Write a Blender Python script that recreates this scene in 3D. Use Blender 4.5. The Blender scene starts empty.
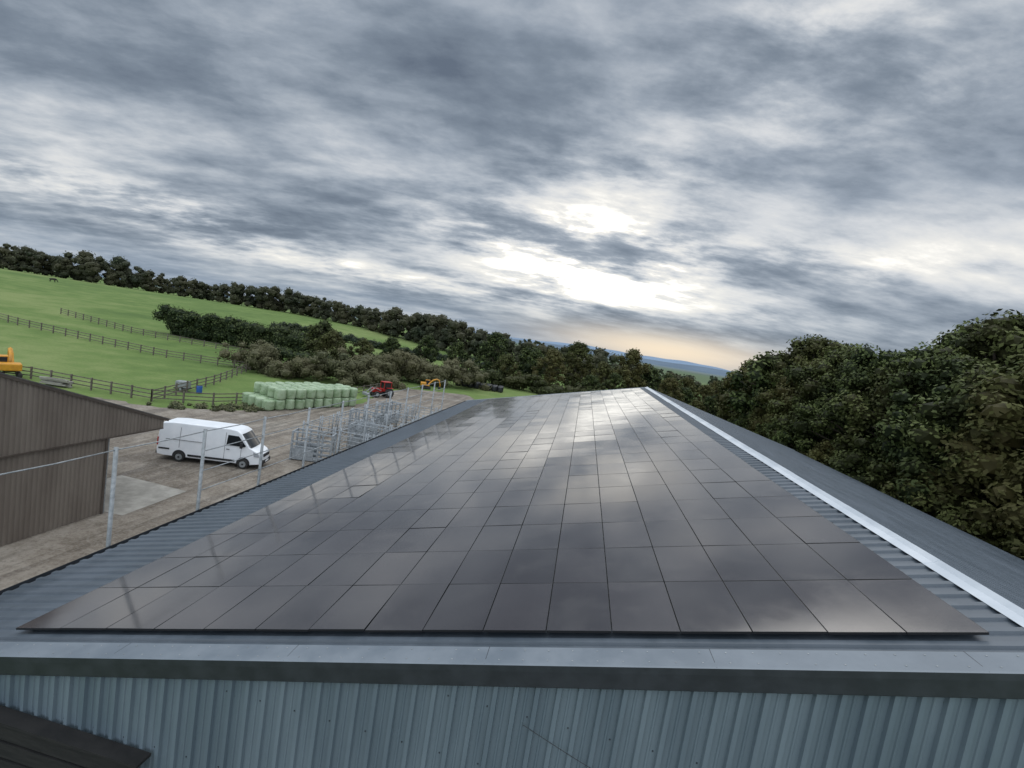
import bpy, bmesh, math, random
import numpy as np
from mathutils import Vector, Matrix
random.seed(7)
rng = np.random.default_rng(7)
scene = bpy.context.scene
COL = scene.collection

# ------------------------------------------------------------------ node helpers
class V:
    def __init__(s, nt, sock): s.nt, s.s = nt, sock
    def _m(s, op, o=None, o2=None, clamp=False):
        n = s.nt.nodes.new('ShaderNodeMath'); n.operation = op; n.use_clamp = clamp
        for i, x in enumerate((s, o, o2)):
            if x is None: continue
            if isinstance(x, V): s.nt.links.new(x.s, n.inputs[i])
            else: n.inputs[i].default_value = x
        return V(s.nt, n.outputs[0])
    def __add__(s, o): return s._m('ADD', o)
    def __radd__(s, o): return s._m('ADD', o)
    def __sub__(s, o): return s._m('SUBTRACT', o)
    def __mul__(s, o): return s._m('MULTIPLY', o)
    def __rmul__(s, o): return s._m('MULTIPLY', o)
    def __truediv__(s, o): return s._m('DIVIDE', o)
def maprange(v, a, b, c=0.0, d=1.0, smooth=True):
    n = v.nt.nodes.new('ShaderNodeMapRange')
    n.interpolation_type = 'SMOOTHSTEP' if smooth else 'LINEAR'
    v.nt.links.new(v.s, n.inputs[0])
    for i, x in enumerate((a, b, c, d)): n.inputs[i+1].default_value = x
    return V(v.nt, n.outputs[0])
def ramp(v, stops):
    n = v.nt.nodes.new('ShaderNodeValToRGB')
    v.nt.links.new(v.s, n.inputs[0])
    cr = n.color_ramp
    while len(cr.elements) < len(stops): cr.elements.new(0.5)
    for e, (p, c) in zip(cr.elements, stops):
        e.position = p; e.color = (c[0], c[1], c[2], 1)
    return n.outputs[0]
def mixc(nt, f, a, b, mode='MIX'):
    n = nt.nodes.new('ShaderNodeMix'); n.data_type = 'RGBA'; n.blend_type = mode
    def put(i, x):
        if isinstance(x, V): nt.links.new(x.s, n.inputs[i])
        elif isinstance(x, bpy.types.NodeSocket): nt.links.new(x, n.inputs[i])
        elif isinstance(x, (tuple, list)): n.inputs[i].default_value = (x[0], x[1], x[2], 1)
        else: n.inputs[i].default_value = x
    put(0, f); put(6, a); put(7, b)
    return n.outputs[2]
def noise(nt, vec, scale, detail=4, rough=.5, dist=0.0):
    n = nt.nodes.new('ShaderNodeTexNoise')
    n.inputs['Scale'].default_value = scale; n.inputs['Detail'].default_value = detail
    n.inputs['Roughness'].default_value = rough; n.inputs['Distortion'].default_value = dist
    if vec is not None: nt.links.new(vec, n.inputs['Vector'])
    return V(nt, n.outputs[0])
def combine(nt, x, y, z=0.0):
    n = nt.nodes.new('ShaderNodeCombineXYZ')
    for i, q in enumerate((x, y, z)):
        if isinstance(q, V): nt.links.new(q.s, n.inputs[i])
        else: n.inputs[i].default_value = q
    return n.outputs[0]
def sep(nt, vec):
    n = nt.nodes.new('ShaderNodeSeparateXYZ'); nt.links.new(vec, n.inputs[0])
    return [V(nt, o) for o in n.outputs]
def newmat(name, col=(.5, .5, .5), rough=.6, metal=0.0):
    m = bpy.data.materials.new(name); m.use_nodes = True
    nt = m.node_tree; b = nt.nodes['Principled BSDF']
    b.inputs['Base Color'].default_value = (*col, 1)
    b.inputs['Roughness'].default_value = rough; b.inputs['Metallic'].default_value = metal
    return m, nt, b
def pos(nt):
    g = nt.nodes.new('ShaderNodeNewGeometry'); return g.outputs['Position']
def bump(nt, b, h, strength=.3, dist=.02):
    n = nt.nodes.new('ShaderNodeBump'); n.inputs['Strength'].default_value = strength
    n.inputs['Distance'].default_value = dist
    nt.links.new(h.s, n.inputs['Height']); nt.links.new(n.outputs[0], b.inputs['Normal'])
def noisy(name, c1, c2, scale=2.0, rough=.6, metal=0., stretch=(1, 1, 1), bmp=0.0, detail=5, rr=None):
    m, nt, b = newmat(name, c1, rough, metal)
    mp = nt.nodes.new('ShaderNodeMapping'); mp.inputs['Scale'].default_value = stretch
    nt.links.new(pos(nt), mp.inputs[0])
    n = noise(nt, mp.outputs[0], scale, detail, .6)
    f = maprange(n, .3, .7)
    nt.links.new(mixc(nt, f, c1, c2), b.inputs['Base Color'])
    if rr: nt.links.new(maprange(n, .3, .7, rr[0], rr[1]).s, b.inputs['Roughness'])
    if bmp: bump(nt, b, n, bmp, .02)
    return m

# ------------------------------------------------------------------ materials
M = {}
M['roof'] = noisy('slate_grey_steel', (.060, .076, .092), (.092, .11, .13), 1.3, .38, 0, (1, .3, 1), rr=(.28, .46))
M['flash'] = noisy('verge_flashing_steel', (.125, .15, .175), (.18, .205, .23), 1.2, .45, 0, rr=(.36, .55))
M['flashdark'] = noisy('dark_trim_steel', (.014, .018, .023), (.026, .031, .038), 3.0, .5)
M['wallclad'] = noisy('blue_grey_cladding', (.100, .134, .160), (.145, .185, .213), .9, .5, 0, (1.5, 1, .25), rr=(.4, .6))
M['ridgecap'] = noisy('ridge_cap_steel', (.44, .48, .52), (.58, .61, .64), 1.0, .38, .0)
M['galv'] = noisy('galvanised_steel', (.20, .215, .22), (.33, .345, .35), 6, .5, .15)
M['brown'] = noisy('brown_cladding', (.150, .122, .100), (.205, .172, .142), .8, .6, 0, (1, 1, .3))
M['browntrim'] = noisy('brown_trim', (.07, .055, .045), (.10, .08, .065), 3, .5)
M['wood'] = noisy('weathered_timber', (.09, .075, .06), (.17, .145, .12), 5, .85, bmp=.3)
M['darkwood'] = noisy('black_stained_timber', (.006, .006, .006), (.016, .015, .014), 4, .9, 0, (.6, 1, 5), bmp=.4)
M['concrete'] = noisy('concrete', (.25, .235, .205), (.37, .35, .31), 1.3, .9, bmp=.2)
M['white'] = noisy('white_van_paint', (.76, .78, .80), (.84, .85, .865), 1.2, .3)
M['black'] = newmat('black_plastic', (.02, .02, .022), .6)[0]
M['rubber'] = noisy('tyre_rubber', (.018, .018, .018), (.04, .038, .035), 8, .85)
M['glass'] = newmat('dark_window_glass', (.015, .018, .02), .06)[0]
M['lamp'] = newmat('headlamp_glass', (.35, .37, .4), .12)[0]
M['red'] = noisy('red_paint', (.42, .02, .015), (.30, .02, .015), 4, .4)
M['yellow'] = noisy('yellow_paint', (.65, .30, .02), (.5, .22, .02), 3, .45)
M['blue'] = newmat('blue_plastic', (.03, .10, .35), .4)[0]
M['redlens'] = newmat('red_lens', (.4, .01, .01), .3)[0]
M['bale'] = noisy('bale_wrap', (.22, .31, .17), (.38, .47, .31), 1.4, .32, bmp=.4, rr=(.22, .45))
M['bark'] = noisy('bark', (.05, .04, .03), (.10, .08, .06), 3, .95, 0, (1, 1, .3))
M['cowhide'] = noisy('cow_hide', (.015, .012, .01), (.03, .025, .02), 3, .8)
M['brick'] = noisy('red_brick', (.25, .12, .08), (.32, .17, .12), 5, .9)
M['render'] = noisy('white_render', (.6, .58, .54), (.7, .68, .64), 2, .9)
M['tile'] = noisy('slate_tile', (.08, .075, .075), (.13, .12, .11), 3, .8)
M['sheet'] = noisy('black_bale_wrap', (.015, .015, .018), (.035, .036, .042), 2, .35, bmp=.4)
M['pen'] = noisy('pen_galvanised_steel', (.22, .24, .255), (.38, .405, .42), 6, .45, .15)

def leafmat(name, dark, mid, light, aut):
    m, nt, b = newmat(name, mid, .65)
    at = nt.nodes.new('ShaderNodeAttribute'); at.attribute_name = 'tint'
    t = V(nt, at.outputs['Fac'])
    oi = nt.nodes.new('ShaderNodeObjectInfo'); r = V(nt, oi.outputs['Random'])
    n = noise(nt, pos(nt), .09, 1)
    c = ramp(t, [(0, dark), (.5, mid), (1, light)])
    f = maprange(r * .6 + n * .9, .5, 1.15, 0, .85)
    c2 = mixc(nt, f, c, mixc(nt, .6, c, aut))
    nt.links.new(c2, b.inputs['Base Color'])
    b.inputs['Specular IOR Level'].default_value = .12
    return m
M['leaf'] = leafmat('oak_leaves', (.009, .015, .006), (.038, .054, .018), (.092, .116, .038), (.11, .085, .03))
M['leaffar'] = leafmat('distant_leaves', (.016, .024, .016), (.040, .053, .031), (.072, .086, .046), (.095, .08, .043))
M['scrub'] = leafmat('scrub_leaves', (.028, .038, .018), (.085, .098, .048), (.15, .155, .08), (.15, .125, .07))
M['hedge'] = leafmat('hedge_leaves', (.012, .020, .009), (.038, .055, .02), (.075, .095, .035), (.08, .07, .03))

def ground_mat():
    m, nt, b = newmat('meadow_grass', (.1, .19, .045), .9)
    p = pos(nt)
    big = noise(nt, p, .018, 3, .55, .5); med = noise(nt, p, .22, 5, .6); fine = noise(nt, p, 3.5, 5, .7)
    c = ramp(maprange(big * .6 + med * .4, .38, .62, smooth=False), [(0, (.085, .140, .038)), (.5, (.135, .200, .056)), (1, (.215, .26, .095))])
    c = mixc(nt, maprange(fine, .3, .75, 0, .5), c, (.072, .110, .034))
    x, y, z = sep(nt, p)
    vor = nt.nodes.new('ShaderNodeTexVoronoi'); vor.inputs['Scale'].default_value = .0032
    nt.links.new(p, vor.inputs['Vector'])
    vf = V(nt, vor.outputs['Color'])
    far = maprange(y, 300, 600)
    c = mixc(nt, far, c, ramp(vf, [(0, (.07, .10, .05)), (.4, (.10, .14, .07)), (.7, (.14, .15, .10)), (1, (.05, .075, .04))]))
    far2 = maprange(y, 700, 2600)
    c = mixc(nt, far2 * .75, c, (.13, .18, .24))  # blue distance haze mixed into the grass colour
    nt.links.new(c, b.inputs['Base Color'])
    b.inputs['Specular IOR Level'].default_value = .15
    bump(nt, b, fine + med, .5, .08)
    return m
M['grass'] = ground_mat()
def yard_mat():
    m, nt, b = newmat('yard_hardcore', (.2, .18, .15), .9)
    p = pos(nt)
    big = noise(nt, p, .11, 4, .6, .8); med = noise(nt, p, .8, 6, .68); fine = noise(nt, p, 7, 6, .8)
    mp = nt.nodes.new('ShaderNodeMapping'); mp.inputs['Scale'].default_value = (.8, .05, 1)
    mp.inputs['Rotation'].default_value = (0, 0, .3)
    nt.links.new(p, mp.inputs[0]); tr = noise(nt, mp.outputs[0], 1.0, 5, .65, 1.2)
    c = ramp(maprange(big * .5 + med * .5, .36, .64, smooth=False), [(0, (.105, .083, .062)), (.42, (.205, .172, .135)), (1, (.35, .31, .26))])
    c = mixc(nt, maprange(tr, .48, .60, 0, .7), c, (.090, .070, .052))
    c = mixc(nt, maprange(fine, .45, .7, 0, .55), c, (.33, .305, .265))
    c = mixc(nt, maprange(fine, .50, .32, 0, .55), c, (.07, .056, .043))
    nt.links.new(c, b.inputs['Base Color'])
    nt.links.new(maprange(tr + big, .98, 1.25, .92, .5).s, b.inputs['Roughness'])
    bump(nt, b, fine + med * 2.0, .8, .06)
    return m
M['yard'] = yard_mat()
def pv_mat():
    m, nt, b = newmat('solar_glass', (.03, .028, .03), .16)
    uvn = nt.nodes.new('ShaderNodeUVMap'); u, v, _ = sep(nt, uvn.outputs[0])
    def line(t, cnt, w):
        fr = (t * cnt)._m('FRACT'); d = (fr - .5)._m('ABSOLUTE')
        return maprange(d, .5 - w, .5, 0, 1, False)
    cells = line(u, 6, .03)._m('MAXIMUM', line(v, 18, .05))
    bus = line(u, 60, .2)
    at = nt.nodes.new('ShaderNodeAttribute'); at.attribute_name = 'tint'; t = V(nt, at.outputs['Fac'])
    base = ramp(t, [(0, (.024, .018, .018)), (1, (.038, .030, .030))])
    c = mixc(nt, cells * .5, base, (.010, .009, .010))
    c = mixc(nt, bus * .30, c, (.07, .065, .065))
    dust = noise(nt, pos(nt), .9, 5, .65, .4)
    c = mixc(nt, maprange(dust, .45, .75, 0, .18), c, (.12, .11, .10))
    nt.links.new(c, b.inputs['Base Color'])
    nt.links.new((maprange(dust, .35, .7, .075, .125) + t * .02).s, b.inputs['Roughness'])
    b.inputs['IOR'].default_value = 2.25
    b.inputs['Sheen Weight'].default_value = .30
    b.inputs['Sheen Roughness'].default_value = .25
    b.inputs['Sheen Tint'].default_value = (1, 1, 1, 1)
    return m
M['pv'] = pv_mat()
M['pvframe'] = newmat('black_anodised_frame', (.012, .012, .013), .4, .0)[0]

# ------------------------------------------------------------------ mesh helpers
def mkobj(name, verts, faces, mats, parent=None, fm=None, tint=None, uvs=None, smooth=False):
    me = bpy.data.meshes.new(name)
    me.from_pydata([tuple(v) for v in verts], [], [tuple(f) for f in faces])
    if not isinstance(mats, (list, tuple)): mats = [mats]
    for m in mats: me.materials.append(m)
    if fm is not None: me.polygons.foreach_set('material_index', fm)
    if tint is not None:
        a = me.attributes.new('tint', 'FLOAT', 'POINT'); a.data.foreach_set('value', np.asarray(tint, dtype=np.float32))
    if uvs is not None:
        l = me.uv_layers.new(name='UVMap'); l.data.foreach_set('uv', np.asarray(uvs, dtype=np.float32).ravel())
    if smooth: me.polygons.foreach_set('use_smooth', [True] * len(me.polygons))
    me.update()
    o = bpy.data.objects.new(name, me); COL.objects.link(o)
    if parent: o.parent = parent
    return o
def empty(name, loc=(0, 0, 0), rz=0.0):
    e = bpy.data.objects.new(name, None); e.location = loc; e.rotation_euler = (0, 0, rz); COL.objects.link(e); return e
def box(name, c, s, mat, parent=None, bev=0.0, rot=(0, 0, 0)):
    x, y, z = s[0]/2, s[1]/2, s[2]/2
    vs = [(-x,-y,-z),(x,-y,-z),(x,y,-z),(-x,y,-z),(-x,-y,z),(x,-y,z),(x,y,z),(-x,y,z)]
    fs = [(0,3,2,1),(4,5,6,7),(0,1,5,4),(1,2,6,5),(2,3,7,6),(3,0,4,7)]
    o = mkobj(name, vs, fs, mat, parent); o.location = c; o.rotation_euler = rot
    if bev:
        md = o.modifiers.new('b', 'BEVEL'); md.width = bev; md.segments = 2
    return o
def cyl(name, c, r, h, mat, parent=None, axis='z', seg=24, bev=0.0, r2=None):
    bm = bmesh.new(); bmesh.ops.create_cone(bm, cap_ends=True, segments=seg, radius1=r, radius2=r if r2 is None else r2, depth=h)
    me = bpy.data.meshes.new(name); bm.to_mesh(me); bm.free(); me.materials.append(mat)
    for p in me.polygons: p.use_smooth = len(p.vertices) == 4
    o = bpy.data.objects.new(name, me); COL.objects.link(o); o.location = c
    if axis == 'y': o.rotation_euler = (math.pi/2, 0, 0)
    if axis == 'x': o.rotation_euler = (0, math.pi/2, 0)
    if bev:
        md = o.modifiers.new('b', 'BEVEL'); md.width = bev; md.segments = 3
    if parent: o.parent = parent
    return o
class MB:  # mesh builder accumulating parts
    def __init__(s): s.v, s.f, s.m, s.t = [], [], [], []
    def bx(s, c, sz, mi=0, d=None):
        c = Vector(c); x, y, z = sz[0]/2, sz[1]/2, sz[2]/2
        if d is None: ax, ay, az = Vector((1,0,0)), Vector((0,1,0)), Vector((0,0,1))
        else:
            ax = Vector(d).normalized(); ay = Vector((0,0,1)).cross(ax)
            ay = ay.normalized() if ay.length > 1e-5 else Vector((0,1,0)); az = ax.cross(ay)
        n = len(s.v)
        for q in ((-1,-1,-1),(1,-1,-1),(1,1,-1),(-1,1,-1),(-1,-1,1),(1,-1,1),(1,1,1),(-1,1,1)):
            s.v.append(c + ax*q[0]*x + ay*q[1]*y + az*q[2]*z)
        for f in ((0,3,2,1),(4,5,6,7),(0,1,5,4),(1,2,6,5),(2,3,7,6),(3,0,4,7)):
            s.f.append([n+i for i in f]); s.m.append(mi)
    def tube(s, pts, rad, seg=8, mi=0):
        pts = [Vector(p) for p in pts]; n0 = len(s.v)
        for i, p in enumerate(pts):
            d = (pts[min(i+1, len(pts)-1)] - pts[max(i-1, 0)]).normalized()
            a = Vector((1,0,0)).cross(d).normalized() if abs(d.z) >= .95 else Vector((0,0,1)).cross(d).normalized()
            b = d.cross(a)
            r = rad[i] if isinstance(rad, (list, tuple)) else rad
            for k in range(seg):
                an = 2*math.pi*k/seg; s.v.append(p + a*math.cos(an)*r + b*math.sin(an)*r)
        for i in range(len(pts)-1):
            for k in range(seg):
                q = n0+i*seg; s.f.append([q+k, q+(k+1)%seg, q+seg+(k+1)%seg, q+seg+k]); s.m.append(mi)
        s.f.append([n0+k for k in range(seg)][::-1]); s.m.append(mi)
        q = n0+(len(pts)-1)*seg; s.f.append([q+k for k in range(seg)]); s.m.append(mi)
    def obj(s, name, mats, parent=None, smooth=False):
        return mkobj(name, s.v, s.f, mats, parent, fm=s.m, smooth=smooth)

# ------------------------------------------------------------------ camera
F = 480.0
Yc = Vector((75/F, 33/F, -1)).normalized()
th = math.radians(9.0)
hc = Vector((math.cos(th), -math.sin(th), 0))
Zc = hc.cross(Yc).normalized(); Xc = Yc.cross(Zc)
R = Matrix((Xc, Yc, Zc)).to_4x4()
cam = bpy.data.cameras.new('camera'); camo = bpy.data.objects.new('camera', cam); COL.objects.link(camo)
cam.sensor_width = 36; cam.lens = 36*F/1024; cam.clip_end = 20000; cam.clip_start = .05
camo.matrix_world = Matrix.Translation((0, 0, 12)) @ R
scene.camera = camo

# ------------------------------------------------------------------ terrain
def S(a): a = max(0., min(1., a)); return a*a*(3-2*a)
def gz(x, y):
    d = math.hypot(x+20, y-50)
    z = 7.2*S((d-12)/225)*S((25-x)/150)
    z += .5*math.sin(x*.021+1)*math.sin(y*.017)*S((d-60)/100)
    if y > 350: z *= max(.0, 1-(y-350)/900)
    if x > 26: z -= 1.5*S((x-26)/30)
    return z
def axis(lo, hi, n, p=2.6):
    t = np.linspace(-1, 1, n); return np.where(t < 0, lo*np.abs(t)**p, hi*np.abs(t)**p)
xs = axis(-7000, 7000, 171); ys = axis(-1500, 9000, 171)
vs = [(x-20, y+50, gz(x-20, y+50) - .02) for y in ys for x in xs]
nx = len(xs)
fs = [(j*nx+i, j*nx+i+1, (j+1)*nx+i+1, (j+1)*nx+i) for j in range(len(ys)-1) for i in range(nx-1)]
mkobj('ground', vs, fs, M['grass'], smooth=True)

def sheet(name, poly, z, mat, step=1.0, wob=.6):
    pts = []
    for i in range(len(poly)):
        a, b = Vector(poly[i]), Vector(poly[(i+1) % len(poly)])
        n = max(1, int((b-a).length/step))
        for k in range(n):
            p = a.lerp(b, k/n); pts.append((p.x+random.uniform(-wob, wob)*.5, p.y+random.uniform(-wob, wob)*.5, z))
    bm = bmesh.new(); vv = [bm.verts.new(p) for p in pts]
    es = [bm.edges.new((vv[i], vv[(i+1) % len(vv)])) for i in range(len(vv))]
    bmesh.ops.triangle_fill(bm, edges=es, use_beauty=True)
    bm.normal_update()
    for f in bm.faces:
        if f.normal.z < 0: f.normal_flip()
    me = bpy.data.meshes.new(name); bm.to_mesh(me); bm.free(); me.materials.append(mat)
    o = bpy.data.objects.new(name, me); COL.objects.link(o); return o
sheet('farmyard', [(-60, -15), (12, -15), (12, 58), (-8, 66), (-20, 88), (-24, 92), (-31, 90), (-31, 70), (-29, 61), (-34, 47), (-40, 41), (-60, 37)], .05, M['yard'], wob=1.0)
sheet('concrete_pad', [(-27, 20.6), (-21.7, 20.6), (-21.9, 24.8), (-26.6, 25)], .058, M['concrete'], wob=.05)

# ------------------------------------------------------------------ main barn
barn = empty('agricultural_barn')
SL = .251; RX, EX = 6.67, -11.87; Y0, Y1 = 6.3, 51.0; REX = 2*RX - EX - 3.5
def rz_(x): return 7.57 + SL*x if x <= RX else 7.57 + SL*RX - SL*(x-RX)
def roof(name, xa, xb):
    prof = []; y = Y0+.02; p = .333
    while y < Y1:
        prof += [(y, 0), (y+.19, 0), (y+.212, .042), (y+.311, .042)]; y += p
    v, f = [], []
    for (yy, h) in prof:
        v.append((xa, yy, rz_(xa)+h)); v.append((xb, yy, rz_(xb)+h))
    for i in range(len(prof)-1): f.append((2*i, 2*i+1, 2*i+3, 2*i+2))
    o = mkobj(name, v, f, M['roof'], barn)
    md = o.modifiers.new('s', 'SOLIDIFY'); md.thickness = .01; md.offset = -1
    return o
roof('roof_slope_west', EX, RX)
roof('roof_slope_east', RX, REX)
def strip(name, cs, y0, y1, mat, n=1):
    v, f = [], []
    ysn = np.linspace(y0, y1, n+1)
    for yy in ysn:
        for (x, z) in cs: v.append((x, yy, z))
    k = len(cs)
    for j in range(n):
        for i in range(k-1): f.append((j*k+i, j*k+i+1, (j+1)*k+i+1, (j+1)*k+i))
    o = mkobj(name, v, f, mat, barn)
    md = o.modifiers.new('s', 'SOLIDIFY'); md.thickness = .006
    return o
zr = rz_(RX)
for i in range(15):
    a = Y0-.03 + i*3.0; dz = .004*(i % 2)
    strip('ridge_cap_%d' % i, [(RX-.25, zr-.25*SL+.050+dz), (RX-.09, zr-.09*SL+.06+dz), (RX, zr+.11+dz), (RX+.09, zr-.09*SL+.06+dz), (RX+.25, zr-.25*SL+.050+dz)], a, min(a+3.02, Y1), M['ridgecap'])
ez = rz_(EX)
strip('gutter_west', [(EX+.06, ez-.03), (EX-.02, ez-.14), (EX-.12, ez-.17), (EX-.20, ez-.12), (EX-.22, ez-.02)], Y0, Y1, M['flashdark'])
strip('gutter_east', [(REX-.06, rz_(REX)-.03), (REX+.02, rz_(REX)-.14), (REX+.12, rz_(REX)-.17), (REX+.2, rz_(REX)-.12), (REX+.22, rz_(REX)-.02)], Y0, Y1, M['flashdark'])
def verge(name, xa, xb, yy, sgn, mats):
    prof = [(.40*sgn, .048, 0), (.38*sgn, .068, 0), (.0, .070, 0), (-.025*sgn, .066, 0), (-.03*sgn, -.02, 1), (-.03*sgn, -.24, 1), (.0, -.27, 1)]
    v, f, fm = [], [], []
    xsn = np.linspace(xa, xb, 9)
    for x in xsn:
        for (dy, dz, _) in prof: v.append((x, yy+dy, rz_(x)+dz))
    k = len(prof)
    for j in range(8):
        for i in range(k-1):
            f.append((j*k+i, (j+1)*k+i, (j+1)*k+i+1, j*k+i+1)); fm.append(prof[i+1][2])
    o = mkobj(name, v, f, mats, barn, fm=fm)
    md = o.modifiers.new('s', 'SOLIDIFY'); md.thickness = .004
verge('verge_flashing_a', EX-.05, RX-.001, Y0, 1, [M['flash'], M['flashdark']])
verge('verge_flashing_b', RX+.001, REX, Y0, 1, [M['flash'], M['flashdark']])
verge('verge_flashing_c', EX-.05, RX-.001, Y1, -1, [M['flash'], M['flashdark']])
verge('verge_flashing_d', RX+.001, REX, Y1, -1, [M['flash'], M['flashdark']])
mb = MB()
x = EX+.4
while x < REX-.3:
    if abs(x-RX) > .2:
        z = rz_(x)+.074; d = (1, 0, SL if x < RX else -SL)
        mb.bx((x, Y0+.30, z), (.018, .018, .01), 0, d); mb.bx((x, Y0+.08, z), (.018, .018, .01), 0, d)
    x += .333
for x in np.arange(EX+2.2, REX, 3.0):
    d = (1, 0, SL if x < RX else -SL)
    mb.bx((x, Y0+.19, rz_(x)+.0715), (.008, .40, .004), 1, d)
mb.obj('flashing_screws', [M['galv'], M['flashdark']], barn)
def wall_x(name, yy, sgn, mat):
    prof = []; x = EX+.15; p = .29
    while x < REX-.15:
        prof += [(x, 0), (x+.075, 0), (x+.088, .014), (x+.108, .014), (x+.121, 0), (x+.20, 0), (x+.214, .055), (x+.276, .055)]; x += p
    v, f = [], []
    for (xx, h) in prof:
        v.append((xx, yy-h*sgn, 0)); v.append((xx, yy-h*sgn, rz_(xx)-.06))
    for i in range(len(prof)-1): f.append((2*i, 2*i+2, 2*i+3, 2*i+1))
    mkobj(name, v, f, mat, barn)
wall_x('gable_wall_near', Y0+.08, 1, M['wallclad'])
wall_x('gable_wall_far', Y1-.08, -1, M['wallclad'])
def wall_y(name, xx, sgn, zt):
    prof = []; y = Y0+.12
    while y < Y1-.2:
        prof += [(y, 0), (y+.11, 0), (y+.135, .032), (y+.215, .032)]; y += .25
    v, f = [], []
    for (yy, h) in prof:
        v.append((xx+h*sgn, yy, 0)); v.append((xx+h*sgn, yy, zt))
    for i in range(len(prof)-1): f.append((2*i, 2*i+2, 2*i+3, 2*i+1))
    mkobj(name, v, f, M['wallclad'], barn)
wall_y('side_wall_west', EX+.18, -1, ez-.06)
wall_y('side_wall_east', REX-.18, 1, rz_(REX)-.06)
mb = MB()
for zz in (3.2, 4.6, 5.9, 6.8):
    x = EX+.15+.16
    while x < REX-.3:
        if rz_(x)-.4 > zz: mb.bx((x, Y0+.077, zz), (.018, .01, .018))
        x += .58
mb.obj('wall_screws', [M['flashdark']], barn)
mb = MB()
pts = [(.0+3.0*t, Y0+.015, 6.72 - .80*t - .10*math.sin(math.pi*t)) for t in np.linspace(0, 1, 14)]
mb.tube(pts, .004, 6); mb.obj('wall_cable', [M['black']], barn)
lean = empty('timber_lean_to')
mb = MB()
for i, (z0, h) in enumerate(((4.36, .26), (4.06, .26), (3.76, .26), (3.46, .26))):
    mb.bx((-10.0, Y0-.19 - .01*i, z0), (8.4, .06, h))
mb.bx((-10.0, Y0-.12, 4.53), (8.5, .26, .05))
for x in (-13.8, -10, -6.2): mb.bx((x, Y0-.12, 2.2), (.16, .10, 4.4))
mb.obj('fascia_boards', [M['darkwood']], lean)

# ------------------------------------------------------------------ solar array
def pv():
    xa, xb = -9.42, 5.82; NC, NR = 16, 28; ya, yb = 7.0, 49.7
    wx, wy = (xb-xa)/NC, (yb-ya)/NR
    nrm = Vector((-SL, 0, 1)).normalized(); ux = Vector((1, 0, SL)).normalized()
    L = math.sqrt(1+SL*SL)
    v, f, fm, ti, uv = [], [], [], [], []
    for r in range(NR):
        for c in range(NC):
            cx = xa+(c+.5)*wx; cy = ya+(r+.5)*wy
            o = Vector((cx, cy, 7.704+SL*cx)); hw, hh = wx*L/2-.006, wy/2-.0065
            tx, ty = random.gauss(0, .004), random.gauss(0, .004); t = random.random()
            n = len(v); co = [(-1,-1),(1,-1),(1,1),(-1,1)]
            for q in co: v.append(o+ux*q[0]*hw+Vector((0,1,0))*q[1]*hh+nrm*(q[0]*hw*tx+q[1]*hh*ty))
            for q in co: v.append(o+ux*q[0]*hw+Vector((0,1,0))*q[1]*hh+nrm*(q[0]*hw*tx+q[1]*hh*ty-.035))
            g = .006
            for q in co: v.append(o+ux*q[0]*(hw-g)+Vector((0,1,0))*q[1]*(hh-g)+nrm*(q[0]*hw*tx+q[1]*hh*ty))
            ti += [t]*12
            f.append((n+8, n+9, n+10, n+11)); fm.append(0); uv += [(0,0),(1,0),(1,1),(0,1)]
            for a in range(4):
                b = (a+1) % 4
                f.append((n+a, n+b, n+8+b, n+8+a)); fm.append(1); uv += [(0,0)]*4
                f.append((n+4+a, n+4+b, n+b, n+a)); fm.append(1); uv += [(0,0)]*4
    arr = empty('solar_panel_array')
    mkobj('panels', v, f, [M['pv'], M['pvframe']], arr, fm=fm, tint=ti, uvs=uv)
    mb = MB()
    for r in range(NR):
        for q in (.22, .78):
            y = ya+(r+q)*wy; xm = (xa+xb)/2
            mb.bx((xm, y, 7.704+SL*xm-.062), ((xb-xa)*L+.12, .04, .05), 0, (1, 0, SL))
    mb.obj('mounting_rails', [M['pvframe']], arr)
pv()

# ------------------------------------------------------------------ tall post line with top rail
pf = empty('post_and_wire_fence')
mb = MB(); zt = 7.32
py = [1.84+3.13*k for k in range(14)]
for k, y in enumerate(py):
    dx = random.uniform(-.04, .04)
    mb.tube([(-12.2, y, 0), (-12.2+dx, y+random.uniform(-.05, .05), zt+.05)], .055, 8)
    if k: mb.tube([(-12.2, py[k-1], zt-.02), (-12.2, (y+py[k-1])/2, zt-.05), (-12.2, y, zt-.02)], .018, 6)
    if k > 4:
        for zz in (5.2, 5.9, 6.6): mb.tube([(-12.2, py[k-1], zz), (-12.2, y, zz)], .018, 6)
mb.obj('posts_and_rails', [M['galv']], pf, smooth=True)

# ------------------------------------------------------------------ brown shed
shed = empty('brown_farm_shed')
SX = -22.65
def szt(y): return 4.5 + .373*(23.7-y) if y > 9.7 else 4.5+.373*(23.7-9.7) - .373*(9.7-y)
def ribwall(name, ya, yb, zb, zt, x=SX, pitch=.2):
    prof = []; y = ya
    while y < yb-.01:
        for q in ((0, 0), (.07, 0), (.09, .03), (.18, .03)):
            if y+q[0] <= yb: prof.append((y+q[0], q[1]))
        y += pitch
    prof.append((yb, 0))
    v, f = [], []
    for (yy, h) in prof:
        v.append((x+h, yy, zb)); v.append((x+h, yy, zt(yy)))
    for i in range(len(prof)-1): f.append((2*i, 2*i+2, 2*i+3, 2*i+1))
    mkobj(name, v, f, M['brown'], shed)
ribwall('gable_cladding', -4.3, 23.55, 4.03, lambda y: max(szt(y)-.05, 4.04))
ribwall('lower_wall', -4.3, 20.3, .06, lambda y: 4.0, x=SX-.06)
mb = MB()
mb.bx((SX+.03, 9.6, 4.0), (.08, 27.8, .07))
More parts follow.
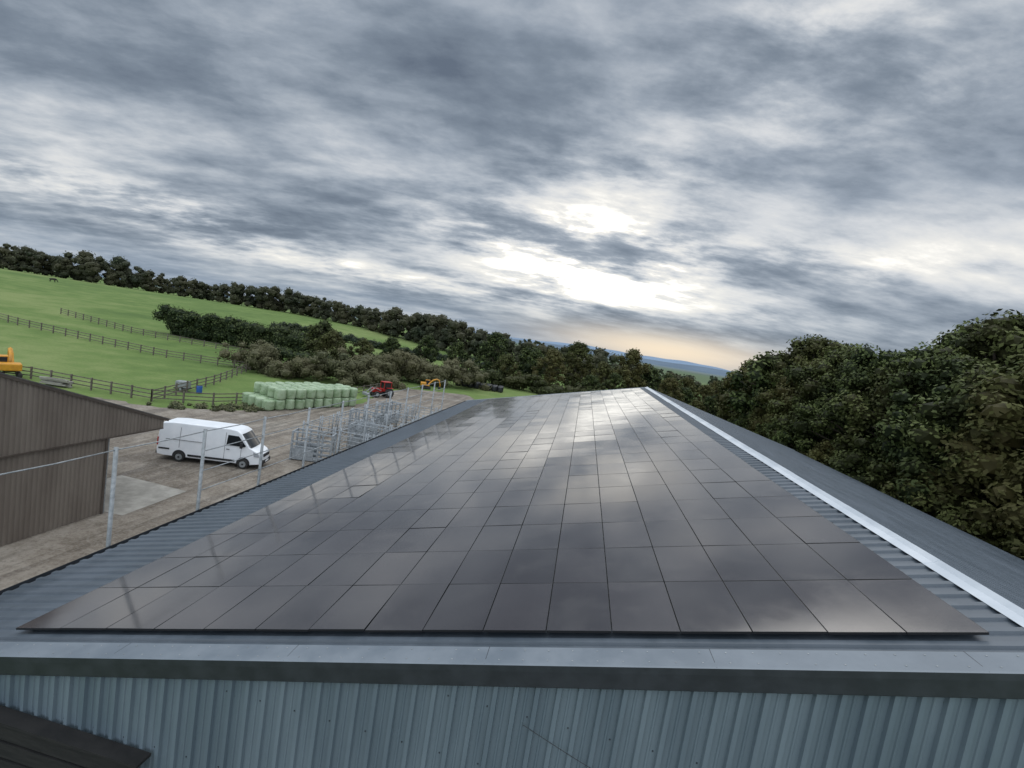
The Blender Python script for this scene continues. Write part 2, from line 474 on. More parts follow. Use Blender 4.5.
for (ya, yb) in ((-4.4, 9.7), (9.7, 23.8)):
    a = Vector((SX+.03, ya, szt(ya)-.03)); b = Vector((SX+.03, yb, szt(yb)-.03)); m_ = (a+b)/2
    mb.bx(m_, ((b-a).length, .12, .16), 0, (b-a))
mb.bx((SX-.03, 20.33, 2.0), (.14, .1, 4.0))
mb.obj('trim', [M['browntrim']], shed)
mb = MB()
for x in (SX-6, SX-12, SX-18):
    mb.bx((x, 23.4, 2.2), (.18, .18, 4.4))
for x in (SX-.1, SX-6, SX-12, SX-18): mb.bx((x, 20.45, 2.1), (.12, .12, 4.2))
mb.obj('posts', [M['galv']], shed)
v = [(SX+.1, 23.9, szt(23.9)), (SX+.1, 9.7, szt(9.7)), (SX+.1, -4.5, szt(-4.5)), (SX-18, 23.9, szt(23.9)), (SX-18, 9.7, szt(9.7)), (SX-18, -4.5, szt(-4.5))]
o = mkobj('roof', v, [(0, 1, 4, 3), (1, 2, 5, 4)], M['tile'], shed)
md = o.modifiers.new('s', 'SOLIDIFY'); md.thickness = .05; md.offset = -1
box('back_wall', (SX-9, 20.3, 2.03), (17.7, .06, 3.95), M['brown'], shed)
box('far_end_wall', (SX-17.9, 9.5, 2.03), (.06, 27, 3.95), M['brown'], shed)

# ------------------------------------------------------------------ van
def van(loc, rz):
    e = empty('white_panel_van', loc, rz)
    prof = [(-3.42, .42), (-3.46, .75), (-3.44, 1.5), (-3.36, 2.45), (-3.22, 2.62), (-2.5, 2.70), (1.2, 2.72), (1.62, 2.66), (1.90, 2.50), (2.72, 1.52), (2.95, 1.40), (3.28, 1.22), (3.42, 1.02), (3.47, .7), (3.44, .40), (2.9, .34), (-2.9, .36)]
    def hw(x, z):
        w = 1.0
        if z > 1.15: w -= .13*((z-1.15)/1.55)**1.3
        if x > 2.0: w -= .16*((x-2.0)/1.45)**2
        if z > 2.55: w -= .03
        return w
    v, f = [], []
    k = len(prof); rows = [-1, -.93, -.55, 0, .55, .93, 1]
    for r in rows:
        for (x, z) in prof:
            y = r*hw(x, z); xx = x; zz = z
            if abs(r) > .99:
                cx, cz = 0.1, 1.4; zz = cz+(z-cz)*.965 if z > 2.3 else z; xx = x-.05*(1 if x > 0 else -1) if abs(x) > 3 else x
            if x > 2.6: xx = xx - .16*abs(r)**2.4
            v.append((xx, y, zz))
    for j in range(len(rows)-1):
        for i in range(k):
            a, b = j*k+i, j*k+(i+1) % k; f.append((a, b, b+k, a+k))
    f.append([i for i in range(k)][::-1]); f.append([(len(rows)-1)*k+i for i in range(k)])
    o = mkobj('body', v, f, M['white'], e, smooth=True)
    bm = bmesh.new(); bm.from_mesh(o.data); bmesh.ops.recalc_face_normals(bm, faces=bm.faces); bm.to_mesh(o.data); bm.free()
    md = o.modifiers.new('b', 'BEVEL'); md.width = .05; md.segments = 3; md.angle_limit = math.radians(25)
    o.data.polygons.foreach_set('use_smooth', [True]*len(o.data.polygons))
    md = o.modifiers.new('w', 'WEIGHTED_NORMAL')
    for sgn in (-1, 1):
        def patch(name, pts, mat, off=.008):
            vv = [(x, sgn*(hw(x, z)+off), z) for x, z in pts]
            fs = [list(range(len(vv)))]
            if sgn > 0: fs[0] = fs[0][::-1]
            oo = mkobj(name, vv, fs, mat, e); m2 = oo.modifiers.new('s', 'SOLIDIFY'); m2.thickness = .006; m2.offset = 1
        patch('cab_window', [(1.05, 1.60), (2.30, 1.58), (2.34, 1.66), (1.80, 2.28), (1.10, 2.30)], M['glass'])
        patch('lower_trim', [(-1.40, .46), (1.70, .46), (1.70, .60), (-1.40, .60)], M['black'], .012)
        patch('rub_strip', [(-3.3, .80), (-2.6, .80), (-2.6, .90), (-3.3, .90)], M['black'], .012)
        patch('headlamp', [(2.92, .95), (3.28, .92), (3.2, 1.16), (2.86, 1.27)], M['lamp'], .0)
        patch('tail_lamp', [(-3.42, 1.05), (-3.34, 1.05), (-3.34, 1.6), (-3.42, 1.6)], M['redlens'], .006)
        for nm, x0, z0, z1 in (('seam_a', .95, .6, 2.45), ('seam_b', 2.05, .6, 1.5), ('seam_c', -.45, .7, 2.45), ('seam_e', -2.0, 1.0, 2.4)):
            patch(nm, [(x0, z0), (x0+.018, z0), (x0+.018, (z0+z1)/2), (x0+.018, z1), (x0, z1), (x0, (z0+z1)/2)], M['black'], .003)
        patch('slide_rail', [(-2.9, 1.52), (-.5, 1.52), (-.5, 1.55), (-2.9, 1.55)], M['black'], .006)
        patch('door_handle', [(1.08, 1.28), (1.30, 1.28), (1.30, 1.33), (1.08, 1.33)], M['black'], .02)
        box('mirror_arm', (2.12, sgn*1.06, 1.58), (.10, .22, .06), M['black'], e)
        box('mirror', (2.12, sgn*1.20, 1.72), (.16, .14, .40), M['black'], e, .03)
        for wx in (-1.95, 2.25):
            n = 20; yy = hw(wx, .5)+.004
            vv = [(wx+.44*math.cos(a), sgn*(yy-max(0, (wx+.44*math.cos(a)-2.0))**2*.076), .40+.44*math.sin(a)) for a in np.linspace(-.15, math.pi+.15, n)]
            mkobj('wheel_arch', vv, [list(range(n))], M['black'], e)
            cyl('tyre', (wx, sgn*(yy-.10), .35), .35, .24, M['rubber'], e, 'y', 28, .03)
            cyl('rim', (wx, sgn*(yy+.022), .35), .215, .02, M['galv'], e, 'y', 20, .006)
            cyl('hub', (wx, sgn*(yy+.036), .35), .07, .03, M['black'], e, 'y', 12)
    def front(name, pts, mat, off=.01):
        a, b = Vector((2.74, 0, 1.50)), Vector((1.93, 0, 2.46)); nrm = Vector((.76, 0, .64)).normalized()
        vv = []
        for t, q in pts:
            p = a.lerp(b, t)+nrm*off; w = hw(p.x, p.z)*.97; p.x -= .10*abs(q)**2.4*(1-t*.6)
            vv.append((p.x, q*w, p.z))
        n = len(pts)//2
        fs = [(i, i+1, n+i+1, n+i) for i in range(n-1)]
        mkobj(name, vv, fs, mat, e, smooth=True)
    qs = [-.93, -.7, -.4, 0, .4, .7, .93]
    front('windscreen', [(.02, q) for q in qs]+[(.95, q*.97) for q in qs], M['glass'], .03)
    box('front_bumper', (3.36, 0, .52), (.24, 1.50, .32), M['black'], e, .08)
    box('grille', (3.40, 0, .98), (.10, .95, .22), M['black'], e, .03)
    box('number_plate', (3.49, 0, .55), (.02, .52, .11), M['white'], e)
    box('rear_bumper', (-3.45, 0, .50), (.16, 1.8, .18), M['black'], e, .03)
    box('underside', (0, 0, .36), (6.0, 1.6, .16), M['black'], e)
van((-24.7, 30.3, .06), math.radians(15))

# ------------------------------------------------------------------ wheeled machinery
def wheel(e, x, y, r, w, rim):
    cyl('tyre', (x, y, r), r, w, M['rubber'], e, 'y', 26, .05)
    cyl('rim', (x, y, r), r*.55, w+.03, rim, e, 'y', 18, .02)
def tractor(loc, rz):
    e = empty('red_tractor', loc, rz); e.scale = (.85,)*3
    for s in (-1, 1):
        wheel(e, -.9, s*.85, .85, .5, M['galv']); wheel(e, 1.5, s*.75, .55, .35, M['galv'])
        box('mudguard', (-.9, s*.82, 1.78), (1.3, .5, .08), M['red'], e, .03)
        for x in (-1.3, .15): box('cab_pillar', (x, s*.62, 2.1), (.09, .09, 1.3), M['red'], e)
        box('headlamp', (2.16, s*.25, 1.35), (.05, .2, .14), M['lamp'], e)
    box('bonnet', (1.2, 0, 1.25), (1.9, .72, .75), M['red'], e, .12)
    box('chassis', (.3, 0, .75), (3.2, .5, .4), M['black'], e, .05)
    box('cab_glass', (-.58, 0, 2.1), (1.35, 1.16, 1.1), M['glass'], e, .04)
    box('cab_roof', (-.58, 0, 2.78), (1.65, 1.4, .16), M['red'], e, .06)
    box('cab_base', (-.5, 0, 1.35), (1.5, 1.1, .55), M['red'], e, .05)
    cyl('exhaust', (.9, .3, 1.95), .045, .9, M['black'], e)
    mb = MB()
    for s in (-1, 1): mb.tube([(.6, s*.5, 1.2), (1.9, s*.5, 1.7), (3.1, s*.5, .7)], .07, 6)
    mb.obj('loader_arms', [M['galv']], e); box('loader_bucket', (3.25, 0, .5), (.55, 1.9, .5), M['galv'], e, .1)
tractor((-29.8, 70.0, gz(-29.8, 70)+.05), math.radians(235))
def digger(name, loc, rz, col, sc=1.0):
    e = empty(name, loc, rz); e.scale = (sc, sc, sc)
    for s in (-1, 1):
        box('track', (0, s*.95, .4), (3.2, .5, .75), M['rubber'], e, .3)
    box('turntable', (0, 0, .9), (1.2, 1.2, .3), M['black'], e, .05)
    box('engine_house', (-.8, 0, 1.55), (1.8, 2.2, 1.0), col, e, .15)
    box('deck', (.5, -.5, 1.25), (1.3, 1.0, .4), col, e, .08)
    box('cab_glass', (.5, .6, 2.0), (1.35, .9, 1.5), M['glass'], e, .08)
    box('cab_roof', (.5, .6, 2.8), (1.45, 1.0, .12), col, e, .04)
    for x in (-.15, 1.15):
        for y in (.17, 1.03): box('cab_pillar', (x, y, 2.0), (.09, .09, 1.6), col, e)
    mb = MB()
    mb.tube([(.8, -.3, 1.5), (2.0, -.3, 3.0), (3.2, -.3, 3.5), (4.1, -.3, 3.2)], [.25, .24, .22, .16], 4)
    mb.tube([(3.9, -.3, 3.45), (4.3, -.3, 2.2), (4.5, -.3, 1.3)], [.18, .16, .12], 4)
    mb.obj('boom', [col], e); box('bucket', (4.3, -.3, .85), (.8, .9, .8), M['black'], e, .18)
digger('yellow_excavator', (-57.4, 40.6, gz(-58, 40)), math.radians(150), M['yellow'], .75)
digger('small_excavator', (-29, 88, gz(-30, 86)), math.radians(20), M['yellow'], .6)

# ------------------------------------------------------------------ bales
def bale_proto(mat):
    o = cyl('bale', (0, 0, -50), .62, 1.22, mat, None, 'z', 22)
    d = o.data; bpy.data.objects.remove(o); return d
pale, dark_ = bale_proto(M['bale']), bale_proto(M['sheet'])
def bale(par, me, x, y, z, s0=1.0):
    o = bpy.data.objects.new('bale', me); COL.objects.link(o); o.parent = par
    o.location = (x+random.uniform(-.06, .06), y+random.uniform(-.06, .06), z); o.rotation_euler = (random.uniform(-.04, .04), random.uniform(-.04, .04), random.uniform(0, 6))
    s = s0*random.uniform(.94, 1.06); o.scale = (s, s*random.uniform(.92, 1.08), random.uniform(.93, 1.03))
    md = o.modifiers.new('b', 'BEVEL'); md.width = .2; md.segments = 4; md.angle_limit = .6
bs = empty('silage_bale_stack', (-33.0, 54.5, 0.05), math.atan2(60.3-48.5, 4.6))
for i in range(10):
    for j in range(4):
        for k in range(2):
            if k == 1 and (i in (0,) or (j == 3 and i > 7)): continue
            bale(bs, pale, -6.2+i*1.3, (j-1.5)*1.3, .61+k*1.2)
b2 = empty('black_bale_stack', (-20.5, 104, gz(-20.5, 104)), .1)
for i in range(8):
    for j in range(3):
        bale(b2, dark_, -6+i*1.32, (j-1)*1.32, .61)

# ------------------------------------------------------------------ cattle pens
def hurdles(name, lines, h=1.9, rails=6, z=.05):
    e = empty(name); mb = MB()
    for (a, b) in lines:
        a, b = Vector((*a, z)), Vector((*b, z)); L = (b-a).length; n = max(1, round(L/3))
        for i in range(n):
            p, q = a.lerp(b, i/n+.01), a.lerp(b, (i+1)/n-.01)
            for s in (p, q): mb.tube([s, s+Vector((0, 0, h+.25))], .06, 6)
            mb.tube([p.lerp(q, .5)+Vector((0, 0, .2)), p.lerp(q, .5)+Vector((0, 0, h))], .03, 6)
            for r in range(rails):
                zz = Vector((0, 0, .2+(h-.2)*r/(rails-1))); mb.tube([p+zz, q+zz], .045 if r in (0, rails-1) else .03, 5)
    mb.obj('galvanised_gates', [M['pen']], e, smooth=True)
hurdles('cattle_handling_pen', [((-23, 38), (-14, 38)), ((-23, 38), (-23.5, 57)), ((-23, 43), (-14, 43)), ((-23, 50), (-14, 50)), ((-23, 57), (-14, 57)), ((-19.5, 38), (-19.5, 57)), ((-16.5, 38), (-16.5, 57))])
for k, (cx, cy, cz) in enumerate(((-19.9, 34.8, .25), (-21, 46, -.1), (-18, 40.5, .1), (-21.5, 53, 1.4))):
    cr = empty('cattle_crush', (cx, cy, .05), cz)
    mb = MB()
    for x in (-1.5, -.5, .5, 1.5):
        for y in (-.55, .55): mb.bx((x, y, 1.15), (.13, .13, 2.3))
    for z in (.3, .7, 1.1, 1.5, 2.25):
        for y in (-.55, .55): mb.bx((0, y, z), (3.1, .08, .11))
    for y in (-.6, .6): mb.bx((-.6, y, .55), (1.6, .03, .9))
    for x in (-1.5, 1.5): mb.bx((x, 0, 2.25), (.1, 1.1, .1))
    mb.bx((0, 0, .08), (3.1, 1.0, .1)); mb.obj('frame', [M['pen']], cr)

# ------------------------------------------------------------------ timber fences
def fence(name, pts, sp=2.4, h=1.25, rails=3):
    e = empty(name); mb = MB(); P = []
    for i in range(len(pts)-1):
        a, b = Vector(pts[i]), Vector(pts[i+1]); n = max(1, round((b-a).length/sp))
        for k in range(n + (1 if i == len(pts)-2 else 0)):
            p = a.lerp(b, k/n); P.append(Vector((p.x, p.y, gz(p.x, p.y))))
    for p in P: mb.bx(p+Vector((random.uniform(-.03, .03), 0, h/2)), (.13, .13, h+.1+random.uniform(-.04, .06)))
    for p, q in zip(P, P[1:]):
        for r in range(rails):
            z = Vector((0, .07, .35+(h-.45)*r/(rails-1))); mb.bx((p+q)/2+z, ((q-p).length+.04, .04, .10), 0, q-p)
    mb.obj('posts_and_rails', [M['wood']], e)
fence('timber_field_fence', [(-62, 38.5), (-56, 41.6), (-42.5, 42.5), (-38.5, 46), (-36.5, 50.5)])
fence('timber_field_fence', [(-130, 72), (-95, 68), (-66, 68), (-54, 72)])
fence('timber_field_fence', [(-112, 88), (-90, 84), (-66, 88)])
fence('timber_field_fence', [(-42.5, 42.5), (-47, 56), (-54, 72)])
fence('timber_field_fence', [(-36.5, 61), (-33, 68), (-33, 84)])

tb = empty('water_tank_trailer', (-45.5, 49.5, gz(-45.5, 49.5)), .3); tb.scale = (.8,)*3
box('tank', (0, 0, .95), (1.7, 1.1, 1.0), M['galv'], tb, .1); box('frame', (0, 0, .4), (2.0, 1.2, .1), M['black'], tb)
for s in (-1, 1): wheel(tb, 0, s*.65, .32, .2, M['galv'])
bb = empty('blue_barrel', (-43.6, 49.8, gz(-43.6, 49.8)))
cyl('drum', (0, 0, .45), .3, .9, M['blue'], bb, bev=.04); cyl('lid', (0, 0, .92), .26, .04, M['black'], bb)
tp = empty('timber_pile', (-52.0, 41.0, gz(-52, 41)), .2); mb = MB()
for i in range(24): mb.bx((random.uniform(-.3, .3), random.uniform(-.5, .5), .12+.13*(i//4)), (random.uniform(1.8, 2.6), .18, .12))
o = mb.obj('planks', [M['concrete']], tp)

# ------------------------------------------------------------------ foliage generators
ICO = None
def ico():
    global ICO
    if ICO is None:
        bm = bmesh.new(); bmesh.ops.create_icosphere(bm, subdivisions=1, radius=1)
        bm.verts.ensure_lookup_table()
        ICO = (np.array([v.co[:] for v in bm.verts]), [[v.index for v in f.verts] for f in bm.faces]); bm.free()
    return ICO
def clumps(cs, rs, n, size, core=.72, flat=.8):
    Vv, Ff, T = [], [], []; off = 0
    iv, jf = ico(); zmin, zmax = cs[:, 2].min(), cs[:, 2].max()+.01
    for i, (c, r) in enumerate(zip(cs, rs)):
        tb = rng.uniform(.16, .80)
        m = int(n*(r/np.mean(rs))**2)
        d = rng.normal(size=(m, 3)); d /= np.linalg.norm(d, axis=1)[:, None]
        rad = r*(rng.uniform(.5, 1.18, m)**.6)
        p = c + d*rad[:, None]*np.array([1, 1, flat])
        nr = d + rng.normal(scale=.55, size=(m, 3)); nr[:, 2] += .35; nr /= np.linalg.norm(nr, axis=1)[:, None]
        t1 = np.cross(nr, rng.normal(size=(m, 3))); t1 /= np.linalg.norm(t1, axis=1)[:, None]
        t2 = np.cross(nr, t1); s = size*rng.uniform(.6, 1.4, m)[:, None]
        q = np.stack([p-t1*s, p-t2*s*.6, p+t1*s, p+t2*s*.6], 1).reshape(-1, 3)
        Vv.append(q); fq = (np.arange(m*4).reshape(m, 4)+off); Ff += fq.tolist(); off += m*4
        tt = np.clip(tb + .28*d[:, 2] + .16*(p[:, 2]-zmin)/(zmax-zmin) + rng.normal(scale=.13, size=m), 0, 1)  # top light painted into tint: upper leaves lighter, undersides darker
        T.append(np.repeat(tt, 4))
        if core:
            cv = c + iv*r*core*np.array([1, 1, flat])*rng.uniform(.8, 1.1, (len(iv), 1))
            Vv.append(cv); Ff += [[a+off for a in f] for f in jf]; off += len(iv); T.append(np.full(len(iv), .08))  # core blocks see-through; its dark tint paints the inner shade
    return np.concatenate(Vv), Ff, np.concatenate(T)
def tree_mesh(name, H, R_, seed, nclump=60, leaves=130, lsize=.26, base=.12, mat='leaf', cr=(.17, .33)):
    mb = MB()
    th0 = H*.62; tr = .028*H
    bend = [random.uniform(-.4, .4) for _ in range(2)]
    tp_ = [(bend[0]*t*t, bend[1]*t*t, t*th0) for t in (0, .08, .3, .6, 1)]
    mb.tube(tp_, [tr*1.5, tr*1.05, tr*.85, tr*.6, tr*.25], 9)
    cs, rs = [], []
    for i in range(nclump):
        u = (i+.5)/nclump
        z = base + (1-base)*u**.85
        prof = math.sin(math.pi*min(1, (z-base*.3)/(1.02-base*.3))**.85)**.6
        an = i*2.399+random.uniform(-.5, .5); rr = R_*prof*random.choice((random.uniform(.6, 1.0), random.uniform(.75, 1.08), random.uniform(.2, .6)))
        cs.append((rr*math.cos(an), rr*math.sin(an), z*H*.93)); rs.append(R_*random.uniform(*cr))
    cs = np.array(cs); rs = np.array(rs)
    for i in range(0, nclump, 4):
        c = Vector(cs[i]); z0 = max(.12*H, min(th0*.95, c.z-.3*Vector((c.x, c.y)).length-.8)); t = z0/th0
        s = Vector((bend[0]*t*t, bend[1]*t*t, z0)); mid = s.lerp(c, .5)+Vector((0, 0, .4))
        mb.tube([s, mid, c], [tr*.4*(1.1-t), tr*.22, tr*.07], 6)
    v, f, t = clumps(cs, rs, leaves, lsize)
    nv = len(mb.v)
    V_ = np.concatenate([np.array([x[:] for x in mb.v]), v]); F_ = mb.f+[[a+nv for a in q] for q in f]
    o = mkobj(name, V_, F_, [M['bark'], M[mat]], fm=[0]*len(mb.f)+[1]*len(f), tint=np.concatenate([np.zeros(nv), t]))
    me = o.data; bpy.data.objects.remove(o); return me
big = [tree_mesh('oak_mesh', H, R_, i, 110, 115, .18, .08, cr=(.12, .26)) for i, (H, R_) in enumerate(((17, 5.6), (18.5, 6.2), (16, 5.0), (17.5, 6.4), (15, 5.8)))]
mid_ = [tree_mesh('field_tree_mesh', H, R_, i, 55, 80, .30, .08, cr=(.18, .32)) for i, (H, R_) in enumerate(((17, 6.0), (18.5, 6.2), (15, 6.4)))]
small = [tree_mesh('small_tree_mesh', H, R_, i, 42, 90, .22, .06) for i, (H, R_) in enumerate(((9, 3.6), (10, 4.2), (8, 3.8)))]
def place(name, me, x, y, s=1.0, sz=None, dz=0):
    o = bpy.data.objects.new(name, me); COL.objects.link(o); o.location = (x, y, gz(x, y)-.1+dz)
    o.rotation_euler = (0, 0, random.uniform(0, 6.28)); o.scale = (s, s*random.uniform(.92, 1.08), (sz or s)); return o
for row in range(2):
    y = 8 + row*3
    while y < 132 + row*10:
        ex = 32.5 + max(0, (y-40))*.06 + row*7.5
        hs = 1.08 + .09*S((y-38)/20) - .52*S((y-84)/56)
        s = random.uniform(.86, 1.08)*hs*(1.0+.05*row)
        meshes = big if y < 90 else mid_
        place('oak_tree', random.choice(meshes), ex+random.uniform(-1.6, 1.6), y+random.uniform(-1.5, 1.5), s, s*random.uniform(.95, 1.06))
        y += random.uniform(6.0, 8.0)
for i in range(20):
    y = 8+i*5.6; place('edge_shrub', random.choice(small), 27.8+max(0, y-40)*.07+random.uniform(-.6, 1.2), y, random.uniform(.6, .85), dz=-.6)
for (x, y, s, k) in ((-33, 122, .50, 0), (-24, 126, .66, 1), (-14, 130, .66, 2), (-8, 120, .62, 0), (-2, 132, .72, 1), (5, 128, .55, 0), (12, 126, .74, 1), (17, 134, .68, 2), (24, 140, .52, 0), (-44, 130, .45, 1), (-52, 124, .42, 2), (31, 150, .5, 0), (2, 114, .42, 2), (21, 120, .46, 1), (-19, 119, .5, 2), (8, 118, .44, 0),
                     (27, 130, .42, 2), (33, 136, .46, 0), (38, 146, .5, 1), (43, 152, .5, 2), (37, 128, .5, 1), (42, 138, .55, 0), (48, 148, .6, 2), (30, 118, .34, 0), (26, 112, .32, 2)):
    place('field_tree', mid_[k], x, y, s*1.08)
for (x, y, s) in ((-54, 93, .95), (-50, 90, .8), (-57, 98, .85), (-47, 97, .7)): place('ash_tree', random.choice(small), x, y, s)
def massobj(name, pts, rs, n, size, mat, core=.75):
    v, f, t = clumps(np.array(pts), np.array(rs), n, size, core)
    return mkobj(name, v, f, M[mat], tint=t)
def band(name, line, width, hmin, hmax, n, leaves, size, mat, rr=(1.2, 2.2), low=.15):
    pts, rs = [], []
    L = [Vector(p) for p in line]; seg = [(a, b, (b-a).length) for a, b in zip(L, L[1:])]; tot = sum(s[2] for s in seg)
    for i in range(n):
        q = (i+random.random())/n*tot
        for a, b, l in seg:
            if q <= l: break
            q -= l
        p = a.lerp(b, min(1, q/l)); x, y = p.x+random.uniform(-width, width), p.y+random.uniform(-width, width)
        env = hmin+(hmax-hmin)*(.5+.5*math.sin(x*.23+1.3*math.sin(y*.19)+x*.213))*random.uniform(.7, 1)
        r = random.uniform(*rr); z = gz(x, y)+random.uniform(low, 1)**.7*env - r*.5
        pts.append((x, y, max(z, gz(x, y)+r*.3))); rs.append(r)
    return massobj(name, pts, rs, leaves, size, mat)
band('scrub', [(-56, 74), (-48, 73), (-40, 76), (-34, 82)], 3.6, 2.6, 5.6, 180, 100, .14, 'scrub', (.7, 1.6))
band('willow_scrub', [(-44, 88), (-36, 94), (-30, 97), (-24, 100)], 4.0, 4.0, 6.8, 170, 100, .16, 'scrub', (.9, 1.7))
band('bramble_scrub', [(-60, 80), (-52, 83), (-44, 84)], 2.5, 2.6, 4.4, 75, 90, .17, 'hedge', (.8, 1.5))
band('hedgerow', [(-91, 93), (-74, 96), (-52, 97)], 1.2, 5.8, 6.4, 340, 80, .2, 'hedge', (1.2, 1.7), .05)
band('hedgerow', [(-50, 110), (-35, 106), (-22, 116), (5, 112), (28, 122)], 2.0, 3.0, 4.6, 220, 60, .22, 'hedge', (1.2, 2.0))
band('far_hedgerow', [(-105, 150), (-85, 150), (-60, 152), (-20, 160)], 1.2, 2.4, 3.2, 190, 40, .25, 'leaffar', (1.1, 1.6))
band('rough_grass', [(-40, 41.5), (-34.5, 47), (-31, 61)], 1.2, .2, .6, 120, 50, .09, 'scrub', (.25, .5))
def farline(name, line, width, h0, h1, step, leaves, size, ncl=9):
    pts, rs = [], []
    L = [Vector(p) for p in line]
    for a, b in zip(L, L[1:]):
        n = max(1, int((b-a).length/step))
        for i in range(n):
            p = a.lerp(b, (i+random.random())/n); H = random.uniform(h0, h1)*(1+.12*math.sin(p.x*.07)+.10*math.sin(p.x*.023+2))
            R_ = H*random.uniform(.34, .5); x0, y0 = p.x+random.uniform(-width, width), p.y+random.uniform(-width, width)
            for k in range(ncl):
                u = (.12, .2, .32)[k] if k < 3 else random.uniform(.35, .88); an = random.uniform(0, 6.28); w = R_*math.sin(math.pi*min(.95, u))**.5*random.uniform(.2, .8)
                pts.append((x0+w*math.cos(an), y0+w*math.sin(an), gz(x0, y0)+u*H)); rs.append(R_*random.uniform(.30, .50))
    return massobj(name, pts, rs, leaves, size, 'leaffar', .85)
farline('distant_treeline', [(-430, 150), (-281, 193), (-227, 220), (-149, 232), (-72, 205), (-24, 184), (4, 180)], 5, 10.0, 13.0, 1.7, 24, .45)
farline('distant_woodland', [(-20, 250), (60, 240), (120, 230), (180, 220)], 12, 7, 10, 3, 18, .6)
farline('distant_copse', [(-200, 500), (0, 480), (150, 430), (300, 400)], 20, 7, 11, 6, 10, 1.0)

# ------------------------------------------------------------------ distant hills
def hills(name, r, a0, a1, h, c, seed, n=120):
    v, f = [], []
    for i in range(n+1):
        a = math.radians(a0+(a1-a0)*i/n)
        e = math.sin(math.pi*i/n)**.5
        hh = h*e*(.65+.25*math.sin(i*.11+seed)+.12*math.sin(i*.37+seed*2)+.04*math.sin(i*1.3))
        for (rr, z) in ((r, -8), (r+r*.10, hh*.7), (r+r*.2, hh), (r*1.6, -8)):
            v.append((rr*math.sin(a), rr*math.cos(a), z))
    for i in range(n):
        for k in range(3): q = i*4+k; f.append((q, q+4, q+5, q+1))
    m = noisy(name+'_hazy_woods', c, tuple(x*1.25 for x in c), .004, 1.0)  # aerial haze is painted in as a blue base colour
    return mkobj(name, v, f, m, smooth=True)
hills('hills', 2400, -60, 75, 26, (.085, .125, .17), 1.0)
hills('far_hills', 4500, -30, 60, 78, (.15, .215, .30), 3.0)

def house(loc, rz, wallm):
    e = empty('farmhouse', loc, rz)
    box('walls', (0, 0, 2.4), (9, 6, 4.8), wallm, e)
    o = mkobj('roof', [(-4.8, -3.4, 4.7), (4.8, -3.4, 4.7), (4.8, 3.4, 4.7), (-4.8, 3.4, 4.7), (-4.8, 0, 7.4), (4.8, 0, 7.4)], [(0, 1, 5, 4), (3, 4, 5, 2), (0, 4, 3), (1, 2, 5), (0, 3, 2, 1)], M['tile'], e)
    box('chimney', (3.6, 0, 7.3), (.8, .8, 1.6), M['brick'], e)
    for x in (-2.8, 0, 2.8):
        for z in (1.5, 3.7): box('window', (x, -3.02, z), (1, .06, 1.1), M['glass'], e)
for (x, y, r, m) in ((-4, 300, .2, 'render'), (10, 310, -.3, 'brick'), (-18, 306, .5, 'render')): house((x, y, gz(x, y)+.0), r, M[m])
ls = empty('low_shed', (26.5, 25, 0))
box('walls', (0, 0, 1.2), (3.4, 9, 2.4), M['brown'], ls)
box('roof', (0, 0, 2.55), (4.0, 9.8, .08), M['flashdark'], ls, rot=(0, .1, 0))

# ------------------------------------------------------------------ cow
def cow(loc, rz):
    e = empty('grazing_cow', loc, rz)
    P = [(-.75,0,1.15,.33,.33),(-.2,0,1.1,.36,.36),(.35,0,1.15,.36,.36),(.7,0,1.2,.28,.28),(1.05,0,.9,.18,.18),(1.3,0,.45,.15,.13),(1.45,0,.18,.09,.09),(-1.0,0,1.2,.05,.05),(-1.05,0,.6,.03,.03)]
    E = [(0,1),(1,2),(2,3),(3,4),(4,5),(5,6),(0,7),(7,8)]
    for (bx, by, src) in ((-.7, .22, 0), (-.7, -.22, 0), (.5, .2, 2), (.5, -.2, 2)):
        n = len(P); P += [(bx+(.08 if bx < 0 else 0), by, .8, .15, .15), (bx-(.12 if bx < 0 else -.02), by, .42, .075, .075), (bx, by, .05, .06, .06)]
        E += [(src, n), (n, n+1), (n+1, n+2)]
    me = bpy.data.meshes.new('body'); me.from_pydata([p[:3] for p in P], E, []); me.materials.append(M['cowhide'])
    o = bpy.data.objects.new('body', me); COL.objects.link(o); o.parent = e
    o.modifiers.new('s', 'SKIN'); o.modifiers.new('u', 'SUBSURF').levels = 1
    for sv, p in zip(me.skin_vertices[0].data, P): sv.radius = (p[3], p[4])
    me.skin_vertices[0].data[0].use_root = True
cow((-190, 146, gz(-190, 146)), .6)

# ------------------------------------------------------------------ world
w = bpy.data.worlds.new('World'); scene.world = w; w.use_nodes = True
nt = w.node_tree; nt.nodes.clear()
AZ, EL = math.radians(12), math.radians(55)
sky = nt.nodes.new('ShaderNodeTexSky'); sky.sky_type = 'NISHITA'; sky.sun_disc = False
sky.sun_elevation = EL; sky.sun_rotation = AZ
bg1 = nt.nodes.new('ShaderNodeBackground'); bg1.inputs[1].default_value = .07; nt.links.new(sky.outputs[0], bg1.inputs[0])
tc = nt.nodes.new('ShaderNodeTexCoord'); dx, dy, dz = sep(nt, tc.outputs['Generated'])
zz = dz._m('MAXIMUM', 0.0) + .17
px, py_ = dx/zz, dy/zz
ca, sa = math.cos(.15), math.sin(.15)
qx = (px*ca + py_*sa)*.85; qy = (py_*ca - px*sa)*1.18
n1 = noise(nt, combine(nt, qx, qy, 2.7), 1.25, 8, .57, .08)
n2 = noise(nt, combine(nt, qx, qy, 4.3), .5, 2, .5, .1)
n3 = noise(nt, combine(nt, qx*.9, qy*1.1, 9.1), 4.0, 6, .6, .15)
c = n1*.56 + n2*.20 + n3*.24
az = dx._m('ARCTAN2', dy); el = dz._m('ARCSINE')
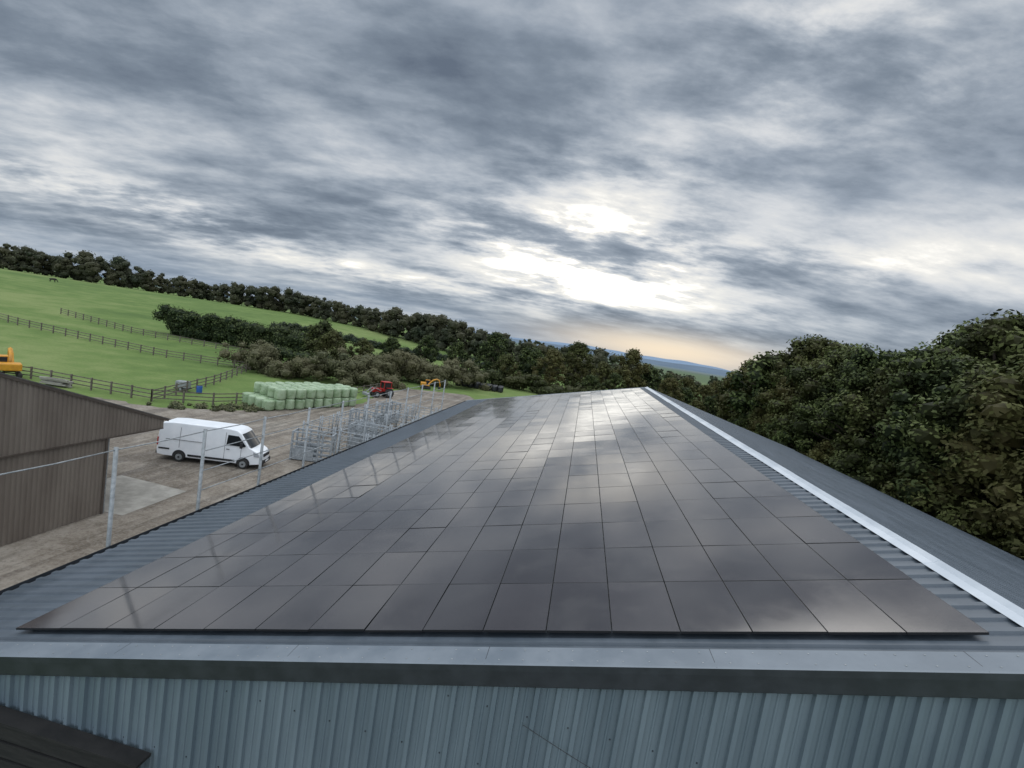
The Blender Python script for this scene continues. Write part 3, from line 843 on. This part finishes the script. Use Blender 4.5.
def blob(a, e, wa, we, k):
    a, e, wa, we = map(math.radians, (a, e, wa, we))
    A = (az-a)/wa; E_ = (el-e)/we
    return ((A*A+E_*E_)*-1.0)._m('EXPONENT')*k
light = blob(-3, 11.5, 15, 3.4, .34)+blob(27, 12.5, 12, 2.0, .13)+blob(20, 30, 14, 7, .15)+blob(-46, 7, 14, 1.6, .15)+blob(0, 18, 12, 5, .12)+blob(-28, 4.8, 18, 1.2, .13)+blob(0, 7.0, 13, 2.0, .20)
darkb = blob(-50, 34, 26, 11, .04)+blob(42, 21, 14, 4, .05)+blob(9, 4.2, 14, 1.1, .05)+blob(-20, 27, 14, 5, .03)
mod = maprange(n3*.4+n1*.6, .38, .58, .25, 1.2)
cc = c + light*mod - darkb
col = ramp(cc, [(.35, (.125, .158, .21)), (.43, (.21, .255, .315)), (.485, (.315, .365, .43)), (.54, (.46, .505, .56)), (.61, (.70, .72, .74)), (.72, (1.0, .97, .90))])
hot = maprange(cc, .68, .88, 1.0, 2.3)
hz = maprange(el, math.radians(0), math.radians(5), 1, 0)
col = mixc(nt, hz*.5, col, (.33, .42, .54))
warm = blob(9, 1.5, 12, 1.8, .97)
col = mixc(nt, warm, col, (1.0, .84, .64))
boost = maprange(dz, .58, .80, 0, 1)._m('MAXIMUM', maprange(dy*-1.0, -.05, .5, 0, 1))  # added brightness in unseen sky, overhead and behind camera, to light the scene
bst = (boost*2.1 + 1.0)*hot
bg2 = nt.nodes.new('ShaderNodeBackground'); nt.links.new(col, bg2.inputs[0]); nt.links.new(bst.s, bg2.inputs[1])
mx = nt.nodes.new('ShaderNodeMixShader'); cover = maprange(n1, .40, .62, .97, .90)
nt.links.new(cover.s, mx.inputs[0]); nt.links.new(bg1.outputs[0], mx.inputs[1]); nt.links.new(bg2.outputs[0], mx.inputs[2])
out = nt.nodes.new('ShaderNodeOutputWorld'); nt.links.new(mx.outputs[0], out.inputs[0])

sun = bpy.data.lights.new('sun', 'SUN'); sun.energy = .6; sun.angle = math.radians(45); sun.color = (1, .96, .9)
so = bpy.data.objects.new('sun', sun); COL.objects.link(so)
sd = Vector((math.sin(AZ)*math.cos(EL), math.cos(AZ)*math.cos(EL), math.sin(EL)))
so.rotation_euler = sd.to_track_quat('Z', 'Y').to_euler()
scene.view_settings.view_transform = 'Standard'; scene.view_settings.look = 'None'; scene.view_settings.exposure = 0
